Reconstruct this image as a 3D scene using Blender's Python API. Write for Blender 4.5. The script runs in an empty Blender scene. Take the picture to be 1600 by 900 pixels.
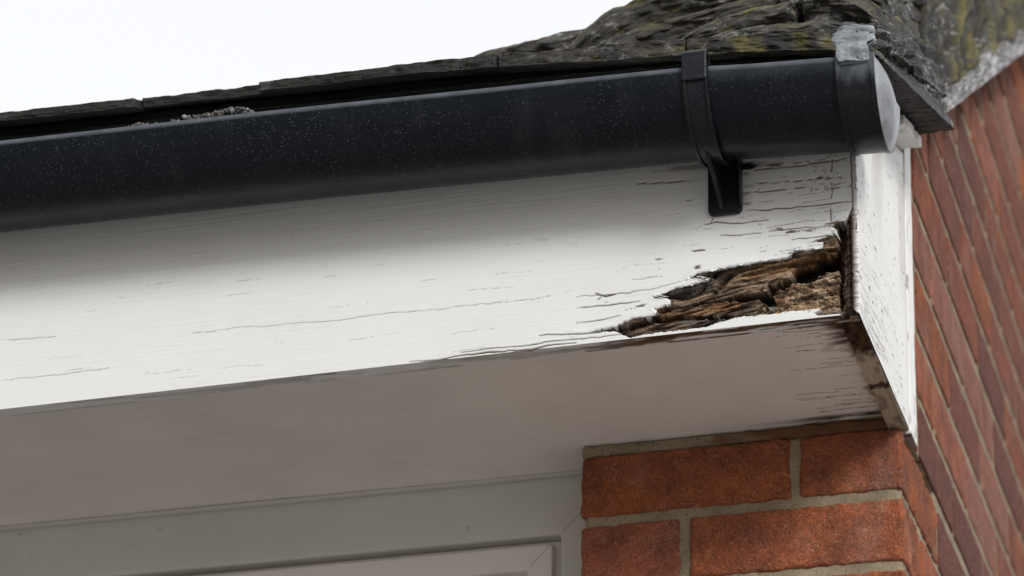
import bpy, math, random
import numpy as np
random.seed(4); rng = np.random.default_rng(4)
R = math.radians
S = bpy.context.scene

# ------------------------------------------------------------------ camera
A, P, ROLL = .2484, .3018, .003
F = np.array([-math.sin(A)*math.cos(P), math.cos(A)*math.cos(P), math.sin(P)])
Rt = np.array([math.cos(A), math.sin(A), 0.]); Up = np.cross(Rt, F)
Rt, Up = Rt*math.cos(ROLL)+Up*math.sin(ROLL), Up*math.cos(ROLL)-Rt*math.sin(ROLL)
cam = bpy.data.cameras.new('camera'); co = bpy.data.objects.new('camera', cam); S.collection.objects.link(co)
from mathutils import Matrix, Vector
m3 = Matrix(((Rt[0], Up[0], -F[0]), (Rt[1], Up[1], -F[1]), (Rt[2], Up[2], -F[2])))
co.matrix_world = Matrix.Translation((.5359, -3.2635, -1.4646)) @ m3.to_4x4()
cam.sensor_width = 36; cam.lens = 36*5652/1600
cam.shift_x = (800-959.3)/1600; cam.shift_y = (1306.1-450)/1600
cam.clip_start = .05; cam.clip_end = 3000
cam.dof.use_dof = True; cam.dof.aperture_fstop = 7.0
_p = np.array([-.12, -.27, .08])-np.array([.5359, -3.2635, -1.4646])
cam.dof.focus_distance = float(_p@F)
S.camera = co

# ------------------------------------------------------------------ light
SUN_EL, SUN_AZ = R(26), R(143)       # overcast: broad soft sun in front, to the right
w = bpy.data.worlds.new('World'); S.world = w; w.use_nodes = True
nt = w.node_tree; nt.nodes.clear()
def nn(t, ty, **k):
    n = t.nodes.new(ty)
    for a, b in k.items(): setattr(n, a, b)
    return n
out = nn(nt, 'ShaderNodeOutputWorld'); sky = nn(nt, 'ShaderNodeTexSky')
sky.sky_type = 'NISHITA'; sky.sun_disc = False; sky.sun_elevation = SUN_EL; sky.sun_rotation = SUN_AZ
sky.air_density = 1.0; sky.dust_density = 4.0
bg1 = nn(nt, 'ShaderNodeBackground'); bg1.inputs[1].default_value = .05
bg2 = nn(nt, 'ShaderNodeBackground'); bg2.inputs[0].default_value = (.975, .98, 1, 1); bg2.inputs[1].default_value = .84
hs = nn(nt, 'ShaderNodeHueSaturation'); hs.inputs['Saturation'].default_value = .35
ad = nn(nt, 'ShaderNodeAddShader')
# overcast cloud, bright over the roof; dimming added in front deepens the gutter shadow
tc = nn(nt, 'ShaderNodeTexCoord'); sx_ = nn(nt, 'ShaderNodeSeparateXYZ'); nt.links.new(tc.outputs['Generated'], sx_.inputs[0])
def mr(v, a, b, c, d):
    n = nn(nt, 'ShaderNodeMapRange', interpolation_type='SMOOTHSTEP'); nt.links.new(v, n.inputs[0])
    for i, q in enumerate((a, b, c, d)): n.inputs[i+1].default_value = q
    return n.outputs[0]
def mm_(op, a, b):
    n = nn(nt, 'ShaderNodeMath', operation=op)
    for i, q in enumerate((a, b)):
        if isinstance(q, float): n.inputs[i].default_value = q
        else: nt.links.new(q, n.inputs[i])
    return n.outputs[0]
front = mm_('MULTIPLY', mr(sx_.outputs[0], -.7, .8, .14, .60), mr(sx_.outputs[2], .05, .55, .15, 1.0))
bk = mr(sx_.outputs[1], -.15, .25, 0., 1.)
val = mm_('ADD', mm_('MULTIPLY', bk, .86), mm_('MULTIPLY', mm_('SUBTRACT', 1., bk), front))
nt.links.new(val, bg2.inputs[1])
nt.links.new(sky.outputs[0], hs.inputs['Color']); nt.links.new(hs.outputs[0], bg1.inputs[0])
nt.links.new(bg1.outputs[0], ad.inputs[0]); nt.links.new(bg2.outputs[0], ad.inputs[1]); nt.links.new(ad.outputs[0], out.inputs[0])
sl = bpy.data.lights.new('sun', 'SUN'); sl.energy = 2.05; sl.angle = R(17); sl.color = (1, .995, .98)
so = bpy.data.objects.new('sun', sl); S.collection.objects.link(so)
sd = Vector((math.sin(SUN_AZ)*math.cos(SUN_EL), math.cos(SUN_AZ)*math.cos(SUN_EL), math.sin(SUN_EL)))
so.rotation_euler = (-sd).to_track_quat('-Z', 'Y').to_euler(); so.location = (0, -5, 8)
S.view_settings.view_transform = 'Standard'; S.view_settings.look = 'None'
S.view_settings.exposure = 0.0; S.view_settings.gamma = 1; S.view_settings.use_curve_mapping = False

# ------------------------------------------------------------------ numpy noise
def _h(i, j, k, s):
    n = (i.astype(np.int64)*374761393 + j.astype(np.int64)*668265263 + k.astype(np.int64)*2147483647 + s*1274126177) & 0xffffffff
    n = ((n ^ (n >> 13))*1274126177) & 0xffffffff
    n = ((n ^ (n >> 16))*2246822519) & 0xffffffff
    return ((n ^ (n >> 15)) & 0xffffff)/float(0xffffff)*2-1
def noise(x, y, z, s=0):
    x, y, z = np.broadcast_arrays(np.asarray(x, float), np.asarray(y, float), np.asarray(z, float))
    xi, yi, zi = np.floor(x), np.floor(y), np.floor(z)
    fx, fy, fz = x-xi, y-yi, z-zi
    fx, fy, fz = [t*t*t*(t*(t*6-15)+10) for t in (fx, fy, fz)]
    r = 0
    for a in (0, 1):
        for b in (0, 1):
            for c in (0, 1):
                wt = (fx if a else 1-fx)*(fy if b else 1-fy)*(fz if c else 1-fz)
                r = r + wt*_h(xi+a, yi+b, zi+c, s)
    return r
def fbm(x, y, z, o=4, s=0, g=.5):
    r = 0; a = 1.
    for i in range(o):
        r = r + a*noise(x*2**i+i*7.3, y*2**i+i*3.1, z*2**i+i*5.7, s+i); a *= g
    return r
def sstep(a, b, x):
    t = np.clip((x-a)/(b-a), 0, 1); return t*t*(3-2*t)
def polydist(x, z, L):
    """distance to a polyline and the position along it (0..1)"""
    d = np.full(np.shape(x), 9.); tt = np.zeros(np.shape(x)); n = len(L)-1
    for i in range(n):
        ax, az = L[i]; bx, bz = L[i+1]; dx, dz = bx-ax, bz-az; l2 = dx*dx+dz*dz+1e-12
        t = np.clip(((x-ax)*dx+(z-az)*dz)/l2, 0, 1)
        q = np.hypot(x-ax-t*dx, z-az-t*dz); k = q < d
        d = np.where(k, q, d); tt = np.where(k, (i+t)/n, tt)
    return d, tt
def inside(x, z, L):
    c = np.zeros(np.shape(x), bool)
    for i in range(len(L)):
        ax, az = L[i]; bx, bz = L[i-1]
        k = ((az > z) != (bz > z)) & (x < (bx-ax)*(z-az)/((bz-az) if bz != az else 1e-9)+ax)
        c ^= k
    return c

# ------------------------------------------------------------------ objects
def link(o, parent=None):
    S.collection.objects.link(o)
    if parent is not None:
        o.parent = parent
    return o
def thing(name, label, cat, loc=(0, 0, 0), group=None, kind=None):
    o = bpy.data.objects.new(name, None); o.empty_display_size = .05; S.collection.objects.link(o)
    o.location = loc; tag(o, label, cat, group, kind); return o
def tag(o, label=None, cat=None, group=None, kind=None):
    if label: o['label'] = label
    if cat: o['category'] = cat
    if cat and not kind: kind = 'thing'
    if group: o['group'] = group
    if kind: o['kind'] = kind
    return o
def mesh(name, V, Fc, mat, parent=None, smooth=True, attrs=None, bevel=0, autosmooth=None):
    me = bpy.data.meshes.new(name)
    V = np.asarray(V, np.float32)
    if isinstance(Fc, np.ndarray) and Fc.ndim == 2:
        k = Fc.shape[1]; n = len(Fc)
        me.vertices.add(len(V)); me.vertices.foreach_set('co', V.ravel())
        me.loops.add(n*k); me.loops.foreach_set('vertex_index', Fc.astype(np.int32).ravel())
        me.polygons.add(n); me.polygons.foreach_set('loop_start', (np.arange(n)*k).astype(np.int32))
        me.update(calc_edges=True)
    else:
        me.from_pydata([tuple(map(float, v)) for v in V], [], [tuple(map(int, f)) for f in Fc]); me.update()
    me.validate()
    if attrs:
        for an, av in attrs.items():
            av = np.asarray(av, np.float32)
            if av.ndim == 1:
                me.attributes.new(an, 'FLOAT', 'POINT').data.foreach_set('value', av)
            else:
                c = np.ones((len(V), 4), np.float32); c[:, :3] = av[:, :3]
                me.attributes.new(an, 'FLOAT_COLOR', 'POINT').data.foreach_set('color', c.ravel())
    me.polygons.foreach_set('use_smooth', [smooth]*len(me.polygons))
    if autosmooth is not None:
        me.set_sharp_from_angle(angle=R(autosmooth))
    if mat: me.materials.append(mat)
    o = bpy.data.objects.new(name, me); link(o, parent)
    if parent is not None:
        b = Vector((0, 0, 0)); q = parent
        while q is not None: b += q.location; q = q.parent
        if parent.type == 'EMPTY': o.location = -Vector(parent.location)
    if bevel:
        mo = o.modifiers.new('b', 'BEVEL'); mo.width = bevel; mo.segments = 2; mo.limit_method = 'ANGLE'
    return o
def grid_faces(nu, nv, off=0, flip=False):
    a = np.arange(nu*nv).reshape(nu, nv)+off
    q = np.stack([a[:-1, :-1], a[1:, :-1], a[1:, 1:], a[:-1, 1:]], -1).reshape(-1, 4)
    return q[:, ::-1] if flip else q
def rough_box(x0, x1, y0, y1, z0, z1, res, rad=.002, amp=.0006, freq=60, seed=0, stretch=(1, 1, 1), jit=None):
    """box shell of small quads, corners rounded by rad, then roughened by noise. Returns V, F."""
    lo = np.array([x0, y0, z0]); hi = np.array([x1, y1, z1]); c = (lo+hi)/2; h = (hi-lo)/2
    V = []; Fs = []; off = 0
    for ax in range(3):
        u, v = [(1, 2), (2, 0), (0, 1)][ax]
        def axis(k):
            n = max(2, int(round(2*h[k]/res))); t = np.linspace(-h[k], h[k], n+1)
            e = min(rad, h[k]*.45)
            return np.unique(np.round(np.concatenate([t, [-h[k]+e*.35, -h[k]+e, h[k]-e, h[k]-e*.35]]), 6))
        tu, tv = axis(u), axis(v)
        U, W = np.meshgrid(tu, tv, indexing='ij')
        for s in (-1, 1):
            p = np.zeros(U.shape+(3,)); p[..., u] = U; p[..., v] = W; p[..., ax] = s*h[ax]
            V.append(p.reshape(-1, 3)); Fs.append(grid_faces(len(tu), len(tv), off, s < 0)); off += U.size
    V = np.concatenate(V); Fs = np.concatenate(Fs)
    r = np.minimum(rad, h*.45); inner = np.clip(V, -(h-r), h-r); d = V-inner
    rr = r.min(); L = np.linalg.norm(d, axis=1, keepdims=True)+1e-12
    V = inner+d/L*np.minimum(L, rr); nrm = d/L
    V = V+c
    q = V*freq*np.array(stretch)
    dn = fbm(q[:, 0], q[:, 1], q[:, 2], 4, seed)
    V = V+nrm*(amp*dn)[:, None]
    # merge duplicate vertices on shared edges
    key = np.round(V*2e5).astype(np.int64)
    _, idx, inv = np.unique(key, axis=0, return_index=True, return_inverse=True)
    return V[idx], inv.reshape(-1)[Fs]
def join(parts):
    Vs = []; Fs = []; o = 0
    for V, Fq in parts:
        Vs.append(V); Fs.append(np.asarray(Fq)+o); o += len(V)
    return np.concatenate(Vs), np.concatenate(Fs)

# ------------------------------------------------------------------ materials
def M(name):
    m = bpy.data.materials.new(name); m.use_nodes = True; t = m.node_tree
    b = t.nodes['Principled BSDF']; return m, t, b
def lk(t, a, b): t.links.new(a, b)
def coords(t, sc=(1, 1, 1), rot=(0, 0, 0)):
    c = nn(t, 'ShaderNodeTexCoord'); mp = nn(t, 'ShaderNodeMapping'); mp.inputs['Scale'].default_value = sc; mp.inputs['Rotation'].default_value = rot
    lk(t, c.outputs['Object'], mp.inputs[0]); return mp.outputs[0]
def tnoise(t, co, scale, detail=5, rough=.55):
    n = nn(t, 'ShaderNodeTexNoise'); n.inputs['Scale'].default_value = scale; n.inputs['Detail'].default_value = detail
    n.inputs['Roughness'].default_value = rough; lk(t, co, n.inputs['Vector']); return n.outputs['Fac']
def ramp(t, fac, stops, interp='LINEAR'):
    r = nn(t, 'ShaderNodeValToRGB'); r.color_ramp.interpolation = interp
    e = r.color_ramp.elements
    while len(e) < len(stops): e.new(.5)
    for i, (p, c) in enumerate(stops):
        e[i].position = p; e[i].color = (c, c, c, 1) if isinstance(c, (int, float)) else (*c, 1)
    lk(t, fac, r.inputs[0]); return r.outputs[0]
def mixc(t, f, a, b, mode='MIX'):
    n = nn(t, 'ShaderNodeMix', data_type='RGBA', blend_type=mode)
    for i, v in ((0, f), (6, a), (7, b)):
        if isinstance(v, (int, float)): n.inputs[i].default_value = v
        elif isinstance(v, tuple): n.inputs[i].default_value = (*v, 1)
        else: lk(t, v, n.inputs[i])
    return n.outputs[2]
def mth(t, op, a, b=0.):
    n = nn(t, 'ShaderNodeMath', operation=op)
    for i, v in ((0, a), (1, b)):
        if isinstance(v, (int, float)): n.inputs[i].default_value = v
        else: lk(t, v, n.inputs[i])
    return n.outputs[0]
def bump(t, b, hts):
    prev = None
    for h, st, di in hts:
        n = nn(t, 'ShaderNodeBump'); n.inputs['Strength'].default_value = st; n.inputs['Distance'].default_value = di
        lk(t, h, n.inputs['Height'])
        if prev: lk(t, prev, n.inputs['Normal'])
        prev = n.outputs[0]
    lk(t, prev, b.inputs['Normal'])
def attr(t, n):
    a = nn(t, 'ShaderNodeAttribute'); a.attribute_name = n; return a

def painted(name, base, grain, rough=.5, wear=True, dirt=(.42, .39, .33), dirtamt=.5, gb=.35, specks=True):
    """old gloss paint on softwood; grain = mapping scale (small along the fibres)"""
    m, t, b = M(name)
    g = coords(t, grain); o = coords(t)
    n1 = tnoise(t, o, 7, 5); n2 = tnoise(t, g, 1, 6, .65); n3 = tnoise(t, o, 260, 2)
    dm = mth(t, 'MULTIPLY', ramp(t, n1, [(.42, 0.), (.75, 1.)]), ramp(t, n2, [(.4, .15), (.7, 1.)]))
    c = mixc(t, mth(t, 'MULTIPLY', dm, dirtamt), base, dirt)
    # hairline grain splits that gather in the streaks of the wood
    spl = ramp(t, tnoise(t, g, 2.6, 3, .6), [(.70, 0.), (.735, 1.)])
    msk = ramp(t, tnoise(t, o, 11, 3), [(.52, 0.), (.62, 1.)])
    sp = mth(t, 'MULTIPLY', spl, msk)
    if specks:
        c = mixc(t, mth(t, 'MULTIPLY', sp, .55), c, (.2, .17, .13))
        v = nn(t, 'ShaderNodeTexVoronoi'); v.inputs['Scale'].default_value = 55; lk(t, o, v.inputs['Vector'])
        dots = ramp(t, v.outputs['Distance'], [(.03, 1.), (.05, 0.)])
        c = mixc(t, mth(t, 'MULTIPLY', mth(t, 'MULTIPLY', dots, ramp(t, tnoise(t, o, 23, 2), [(.6, 0.), (.63, 1.)])), .7), c, (.16, .12, .09))
    b.inputs['Roughness'].default_value = rough
    b.inputs['Specular IOR Level'].default_value = .35
    if wear:
        a = attr(t, 'wear'); cc = attr(t, 'wood')
        wn = mixc(t, ramp(t, tnoise(t, coords(t, (90, 90, 900)), 1, 6, .7), [(.3, .55), (.7, 1.35)]), (0, 0, 0), cc.outputs['Color'])
        wc = mixc(t, 1., cc.outputs['Color'], ramp(t, tnoise(t, coords(t, tuple(x*2.2 for x in grain)), 1, 6, .75), [(.3, .45), (.7, 1.4)]), 'MULTIPLY')
        c = mixc(t, a.outputs['Fac'], c, wc)
        rr = mth(t, 'ADD', mth(t, 'MULTIPLY', a.outputs['Fac'], .9-rough), rough); lk(t, rr, b.inputs['Roughness'])
        sq = mth(t, 'SUBTRACT', .35, mth(t, 'MULTIPLY', a.outputs['Fac'], .25)); lk(t, sq, b.inputs['Specular IOR Level'])
    lk(t, c, b.inputs['Base Color'])
    bump(t, b, [(n2, gb*1.8, .0012), (sp, -.5, .0006) if False else (n1, .3, .004), (n3, .12, .0004)])
    return m
GRX = (9, 300, 330)     # fibres along X
GRY = (300, 9, 330)     # fibres along Y
GRZ = (300, 330, 9)
MAT = {}
MAT['fascia'] = painted('weathered_white_paint', (.785, .80, .80), GRX, .55, dirtamt=.22)
MAT['barge'] = painted('weathered_white_paint_side', (.80, .80, .79), GRY, .5, dirt=(.45, .42, .4))
MAT['soffit'] = painted('soffit_paint', (.85, .81, .76), GRX, .6, dirt=(.33, .27, .21), dirtamt=.45, gb=.2)
MAT['stain_wood'] = painted('stained_trim', (.46, .37, .28), GRY, .7, wear=True, dirt=(.06, .04, .03), dirtamt=1.0, gb=.6)
def upvc(name, base):
    m, t, b = M(name); o = coords(t)
    c = mixc(t, ramp(t, tnoise(t, o, 6, 5), [(.35, 0.), (.75, .5)]), base, tuple(x*.72 for x in base))
    c = mixc(t, mth(t, 'MULTIPLY', ramp(t, tnoise(t, o, 70, 2), [(.70, 0.), (.74, 1.)]), .35), c, (.16, .13, .10))
    lk(t, c, b.inputs['Base Color']); b.inputs['Roughness'].default_value = .42
    bump(t, b, [(tnoise(t, o, 30, 3), .1, .002)])
    return m
MAT['frame'] = upvc('frame_paint', (.66, .655, .595)); MAT['sash'] = upvc('sash_paint', (.80, .765, .715))
def gutter_mat(name, base, grey, specks=.8):
    m, t, b = M(name); o = coords(t)
    st = coords(t, (3, 14, 14))
    c = mixc(t, ramp(t, tnoise(t, st, 4, 5), [(.35, 0.), (.8, .45)]), base, grey)
    v = nn(t, 'ShaderNodeTexVoronoi'); v.inputs['Scale'].default_value = 330; lk(t, o, v.inputs['Vector'])
    v2 = nn(t, 'ShaderNodeTexVoronoi'); v2.inputs['Scale'].default_value = 150; lk(t, o, v2.inputs['Vector'])
    gate = ramp(t, tnoise(t, o, 18, 4), [(.36, 0.), (.62, 1.)])
    d = mth(t, 'MULTIPLY', ramp(t, v.outputs['Distance'], [(.09, 1.), (.2, 0.)]), gate)
    gate2 = ramp(t, tnoise(t, o, 60, 2), [(.58, 0.), (.63, 1.)])
    d2 = mth(t, 'MULTIPLY', ramp(t, v2.outputs['Distance'], [(.06, 1.), (.12, 0.)]), gate2)
    dd = mth(t, 'MULTIPLY', mth(t, 'MAXIMUM', mth(t, 'MULTIPLY', d, .45), mth(t, 'MULTIPLY', d2, .22)), specks)
    c = mixc(t, dd, c, (.34, .34, .32))
    # fine streaky scuffs
    sc = ramp(t, tnoise(t, coords(t, (60, 25, 25)), 6, 4, .7), [(.62, 0.), (.7, .12)])
    c = mixc(t, sc, c, (.3, .31, .32))
    run = mth(t, 'MULTIPLY', ramp(t, tnoise(t, coords(t, (34, 5, 5)), 1, 5, .7), [(.5, 0.), (.72, .5)]), ramp(t, tnoise(t, o, 11, 4), [(.42, 0.), (.6, 1.)])); c = mixc(t, run, c, (.030, .034, .038))
    ble_hl = attr(t, 'bleach_highlight'); c = mixc(t, mth(t, 'MULTIPLY', ble_hl.outputs['Fac'], ramp(t, tnoise(t, o, 40, 4), [(.3, .6), (.6, 1.)])), c, (.115, .13, .15))
    lk(t, c, b.inputs['Base Color']); b.inputs['Specular IOR Level'].default_value = .22
    r = ramp(t, tnoise(t, o, 25, 5), [(.3, .24), (.7, .40)]); lk(t, r, b.inputs['Roughness'])
    bump(t, b, [(tnoise(t, st, 8, 4), .12, .003), (dd, .3, .0004)])
    return m
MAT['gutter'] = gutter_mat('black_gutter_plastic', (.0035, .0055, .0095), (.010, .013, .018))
MAT['clip'] = gutter_mat('black_bracket_plastic', (.010, .012, .016), (.03, .032, .036), .5)
def cap_mat():
    m, t, b = M('bleached_cap_plastic'); o = coords(t)
    c = mixc(t, ramp(t, tnoise(t, coords(t, (1, 1, 1)), 28, 5), [(.32, 0.), (.68, 1.)]), (.38, .40, .425), (.15, .16, .175))
    c = mixc(t, ramp(t, tnoise(t, coords(t, (60, 60, 14)), 4, 4, .7), [(.60, 0.), (.72, .8)]), c, (.10, .10, .10))
    v = nn(t, 'ShaderNodeTexVoronoi'); v.inputs['Scale'].default_value = 260; lk(t, o, v.inputs['Vector'])
    c = mixc(t, mth(t, 'MULTIPLY', ramp(t, v.outputs['Distance'], [(.1, 1.), (.17, 0.)]), ramp(t, tnoise(t, o, 50, 2), [(.5, 0.), (.6, .8)])), c, (.06, .06, .06))
    lk(t, c, b.inputs['Base Color']); b.inputs['Roughness'].default_value = .5
    bump(t, b, [(tnoise(t, o, 60, 4), .2, .002)])
    return m
MAT['cap'] = cap_mat()
def sealant_mat():
    m, t, b = M('grey_sealant'); o = coords(t)
    c = mixc(t, ramp(t, tnoise(t, o, 60, 5), [(.35, 0.), (.7, 1.)]), (.30, .33, .36), (.17, .19, .21))
    c = mixc(t, ramp(t, tnoise(t, coords(t), 190, 2), [(.66, 0.), (.7, .9)]), c, (.03, .028, .03))
    lk(t, c, b.inputs['Base Color']); b.inputs['Roughness'].default_value = .45
    bump(t, b, [(tnoise(t, o, 120, 4), .35, .0015)])
    return m
MAT['sealant'] = sealant_mat()
def brick_mat():
    m, t, b = M('red_brick'); o = coords(t)
    a = attr(t, 'tone')
    n1 = tnoise(t, o, 24, 6, .6); n2 = tnoise(t, o, 260, 4, .7); n3 = tnoise(t, o, 90, 3, .6)
    c = ramp(t, a.outputs['Fac'], [(0., (.15, .060, .050)), (.25, (.25, .085, .052)), (.5, (.39, .118, .042)), (.75, (.37, .118, .062)), (1., (.32, .14, .10))])
    c = mixc(t, ramp(t, n1, [(.38, 0.), (.7, .75)]), c, (.13, .050, .036))
    c = mixc(t, ramp(t, n2, [(.28, .7), (.40, 0.)]), c, (.06, .03, .025))
    c = mixc(t, ramp(t, n3, [(.6, 0.), (.76, .45)]), c, (.42, .27, .18))
    v = nn(t, 'ShaderNodeTexVoronoi'); v.inputs['Scale'].default_value = 420; lk(t, o, v.inputs['Vector'])
    g2 = ramp(t, tnoise(t, o, 70, 2), [(.52, 0.), (.6, 1.)])
    c = mixc(t, mth(t, 'MULTIPLY', ramp(t, v.outputs['Distance'], [(.16, .85), (.28, 0.)]), g2), c, (.52, .36, .27))
    wl = nn(t, 'ShaderNodeTexNoise'); wl.inputs['Scale'].default_value = 210; wl.inputs['Detail'].default_value = 3; wl.inputs['Distortion'].default_value = 2.5; lk(t, o, wl.inputs['Vector'])
    c = mixc(t, 1., c, ramp(t, wl.outputs['Fac'], [(.36, .70), (.62, 1.22)]), 'MULTIPLY')
    v3 = nn(t, 'ShaderNodeTexVoronoi'); v3.inputs['Scale'].default_value = 240; lk(t, o, v3.inputs['Vector'])
    pits = mth(t, 'MULTIPLY', ramp(t, v3.outputs['Distance'], [(.14, 1.), (.26, 0.)]), ramp(t, tnoise(t, o, 45, 3), [(.45, 0.), (.55, 1.)]))
    c = mixc(t, mth(t, 'MULTIPLY', pits, .8), c, (.05, .025, .02))
    # soot on top of the bricks under the eaves, lime bloom elsewhere
    c = mixc(t, ramp(t, tnoise(t, coords(t, (1, 1, .6)), 9, 4), [(.60, 0.), (.78, .35)]), c, (.40, .30, .26))
    lk(t, c, b.inputs['Base Color']); b.inputs['Roughness'].default_value = .88; b.inputs['Specular IOR Level'].default_value = .2
    wv = nn(t, 'ShaderNodeTexNoise'); wv.inputs['Scale'].default_value = 190; wv.inputs['Detail'].default_value = 3; wv.inputs['Distortion'].default_value = 2.2; lk(t, o, wv.inputs['Vector'])
    worm = ramp(t, wv.outputs['Fac'], [(.42, 0.), (.58, 1.)])
    bump(t, b, [(n1, .6, .005), (n2, .8, .002), (n3, .5, .003), (worm, .8, .0012)])
    return m
MAT['brick'] = brick_mat()
def mortar_mat():
    m, t, b = M('mortar'); o = coords(t)
    c = mixc(t, ramp(t, tnoise(t, o, 14, 5), [(.3, 0.), (.75, 1.)]), (.33, .265, .175), (.15, .12, .08))
    c = mixc(t, ramp(t, tnoise(t, o, 300, 3, .8), [(.34, .8), (.45, 0.)]), c, (.05, .04, .03))
    a = attr(t, 'wear'); c = mixc(t, a.outputs['Fac'], c, (.14, .06, .028))
    lk(t, c, b.inputs['Base Color']); b.inputs['Roughness'].default_value = .95
    bump(t, b, [(tnoise(t, o, 150, 5, .7), .6, .002), (tnoise(t, o, 500, 3), .4, .0006)])
    return m
MAT['mortar'] = mortar_mat()
def slate_mat(name, moss=.5, pale=.5):
    m, t, b = M(name); o = coords(t)
    n1 = tnoise(t, o, 16, 6, .6); n2 = tnoise(t, coords(t, (1, 1, 2.5)), 110, 5, .7)
    c = mixc(t, ramp(t, n1, [(.35, 0.), (.7, 1.)]), (.018, .017, .018), (.060, .056, .054))
    c = mixc(t, ramp(t, n2, [(.35, .9), (.5, 0.)]), c, (.014, .013, .012))
    g = nn(t, 'ShaderNodeNewGeometry'); sx = nn(t, 'ShaderNodeSeparateXYZ'); lk(t, g.outputs['Normal'], sx.inputs[0])
    upm = ramp(t, sx.outputs[2], [(.0, .25), (.6, 1.)]); bare = attr(t, 'bare').outputs['Fac']; c = mixc(t, mth(t, 'MULTIPLY', bare, .75), c, (.008, .006, .005))
    # grey crust lichen, ochre lichen specks, moss
    li = mth(t, 'MULTIPLY', ramp(t, tnoise(t, coords(t, (1, 1, 1.6)), 75, 6, .7), [(.53, 0.), (.63, 1.)]), ramp(t, tnoise(t, o, 17, 3), [(.45, .0), (.62, 1.)]))
    c = mixc(t, mth(t, 'MULTIPLY', mth(t, 'SUBTRACT', 1., bare), mth(t, 'MULTIPLY', li, pale)), c, (.40, .40, .395))
    a = attr(t, 'moss')
    mm = mth(t, 'MULTIPLY', ramp(t, tnoise(t, o, 40, 5, .65), [(.5-.12*moss, 0.), (.68-.12*moss, 1.)]), mth(t, 'MAXIMUM', mth(t, 'MULTIPLY', upm, .25*moss), a.outputs['Fac']))
    c = mixc(t, mm, c, mixc(t, tnoise(t, o, 90, 3), (.06, .06, .018), (.26, .215, .045)))
    ye = mth(t, 'MULTIPLY', ramp(t, tnoise(t, o, 130, 3), [(.66, 0.), (.7, 1.)]), ramp(t, tnoise(t, o, 12, 2), [(.5, 0.), (.6, 1.)]))
    c = mixc(t, mth(t, 'MULTIPLY', ye, .9*moss), c, (.34, .27, .06))
    lk(t, c, b.inputs['Base Color']); b.inputs['Roughness'].default_value = .62; b.inputs['Specular IOR Level'].default_value = .45
    bump(t, b, [(n1, .5, .006), (n2, .8, .003), (tnoise(t, o, 330, 4, .7), .9, .0018)])
    return m
MAT['slate'] = slate_mat('dark_slate', .35, .8); MAT['stone'] = slate_mat('mossy_stone_slate', .95, .8); MAT['verge'] = slate_mat('verge_slate', .1, 1.)
def plain(name, col, rough=.9):
    m, t, b = M(name); o = coords(t)
    c = mixc(t, ramp(t, tnoise(t, o, 20, 5), [(.3, 0.), (.7, 1.)]), col, tuple(x*.6 for x in col))
    lk(t, c, b.inputs['Base Color']); b.inputs['Roughness'].default_value = rough
    bump(t, b, [(tnoise(t, o, 60, 4), .4, .003)])
    return m
MAT['felt'] = plain('bitumen_felt', (.012, .012, .013)); MAT['lime'] = None
def lime_mat():
    m, t, b = M('pale_verge_mortar'); o = coords(t)
    c = mixc(t, ramp(t, tnoise(t, o, 38, 6, .65), [(.40, 0.), (.58, 1.)]), (.46, .465, .475), (.19, .185, .18))
    c = mixc(t, ramp(t, tnoise(t, o, 110, 4, .7), [(.36, .9), (.46, 0.)]), c, (.06, .055, .05))
    lk(t, c, b.inputs['Base Color']); b.inputs['Roughness'].default_value = .8
    bump(t, b, [(tnoise(t, o, 60, 5, .7), .8, .006)])
    return m
MAT['lime'] = lime_mat()
MAT['grit'] = plain('gutter_grit', (.12, .115, .11)); MAT['grit2'] = plain('pale_grit', (.30, .29, .29))
MAT['ground'] = plain('paving', (.35, .325, .30))
gm, gt, gb_ = M('window_glass'); gb_.inputs['Base Color'].default_value = (.02, .022, .025, 1); gb_.inputs['Roughness'].default_value = .05
MAT['glass'] = gm
MAT['plaster'] = plain('plaster', (.4, .38, .35))

# ------------------------------------------------------------------ ground
GZ = -2.62
n = 40; t = np.linspace(-1, 1, n+1); t = np.sign(t)*np.abs(t)**3*600
gx, gy = np.meshgrid(t, t, indexing='ij')
o = mesh('ground', np.stack([gx, gy, np.full_like(gx, GZ)], -1).reshape(-1, 3), grid_faces(n+1, n+1), MAT['ground'])
tag(o, kind='structure')

# ------------------------------------------------------------------ brick wall
wall = thing('brick_wall', 'red brick corner wall with grey-green mortar under the rotten eaves', 'wall', (-.16, .6, GZ))
PW = .3275                                  # pier width left of the corner
parts = []; tones = []
CZ = [-.014-.075*k for k in range(34)]      # tops of courses below the soffit
def add_brick(x0, x1, y0, y1, zt, res, seed, tone, amp=.0012):
    zlo = zt-.065 if abs(zt-.061) > .01 else .001
    V, Fq = rough_box(x0, x1, y0, y1, zlo+(.0012 if y0 > .12 else 0), zt, res, .0042 if y0 < .01 else .0028, amp, 95, seed)
    # arrises chipped here and there
    parts.append((V, Fq)); tones.append(np.full(len(V), tone)+.10*fbm(V[:, 0]*14, V[:, 1]*14, V[:, 2]*30, 3, seed))
fixed = {(0, 0): .55, (0, 1): .42, (1, 0): .80, (1, 1): .62, (2, 0): .7, (2, 1): .5}
sd_ = 10
def verge_z(y): return .3165+.655*(y-.0)           # top line of the gable wall
for k, zt in enumerate(CZ):
    near = zt > -.25
    res = .0032 if near else .02
    if k % 2 == 0: cuts = [(-PW, -.1125), (-.1025, 0)]
    else: cuts = [(-PW, -.225), (-.215, 0)]
    for i, (a, b_) in enumerate(cuts):
        sd_ += 1
        corner = b_ == 0
        dep = .1025 if (b_-a) > .15 else .215
        add_brick(a, b_, 0, dep, zt, res, sd_, fixed.get((k, i), random.random()))
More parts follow.
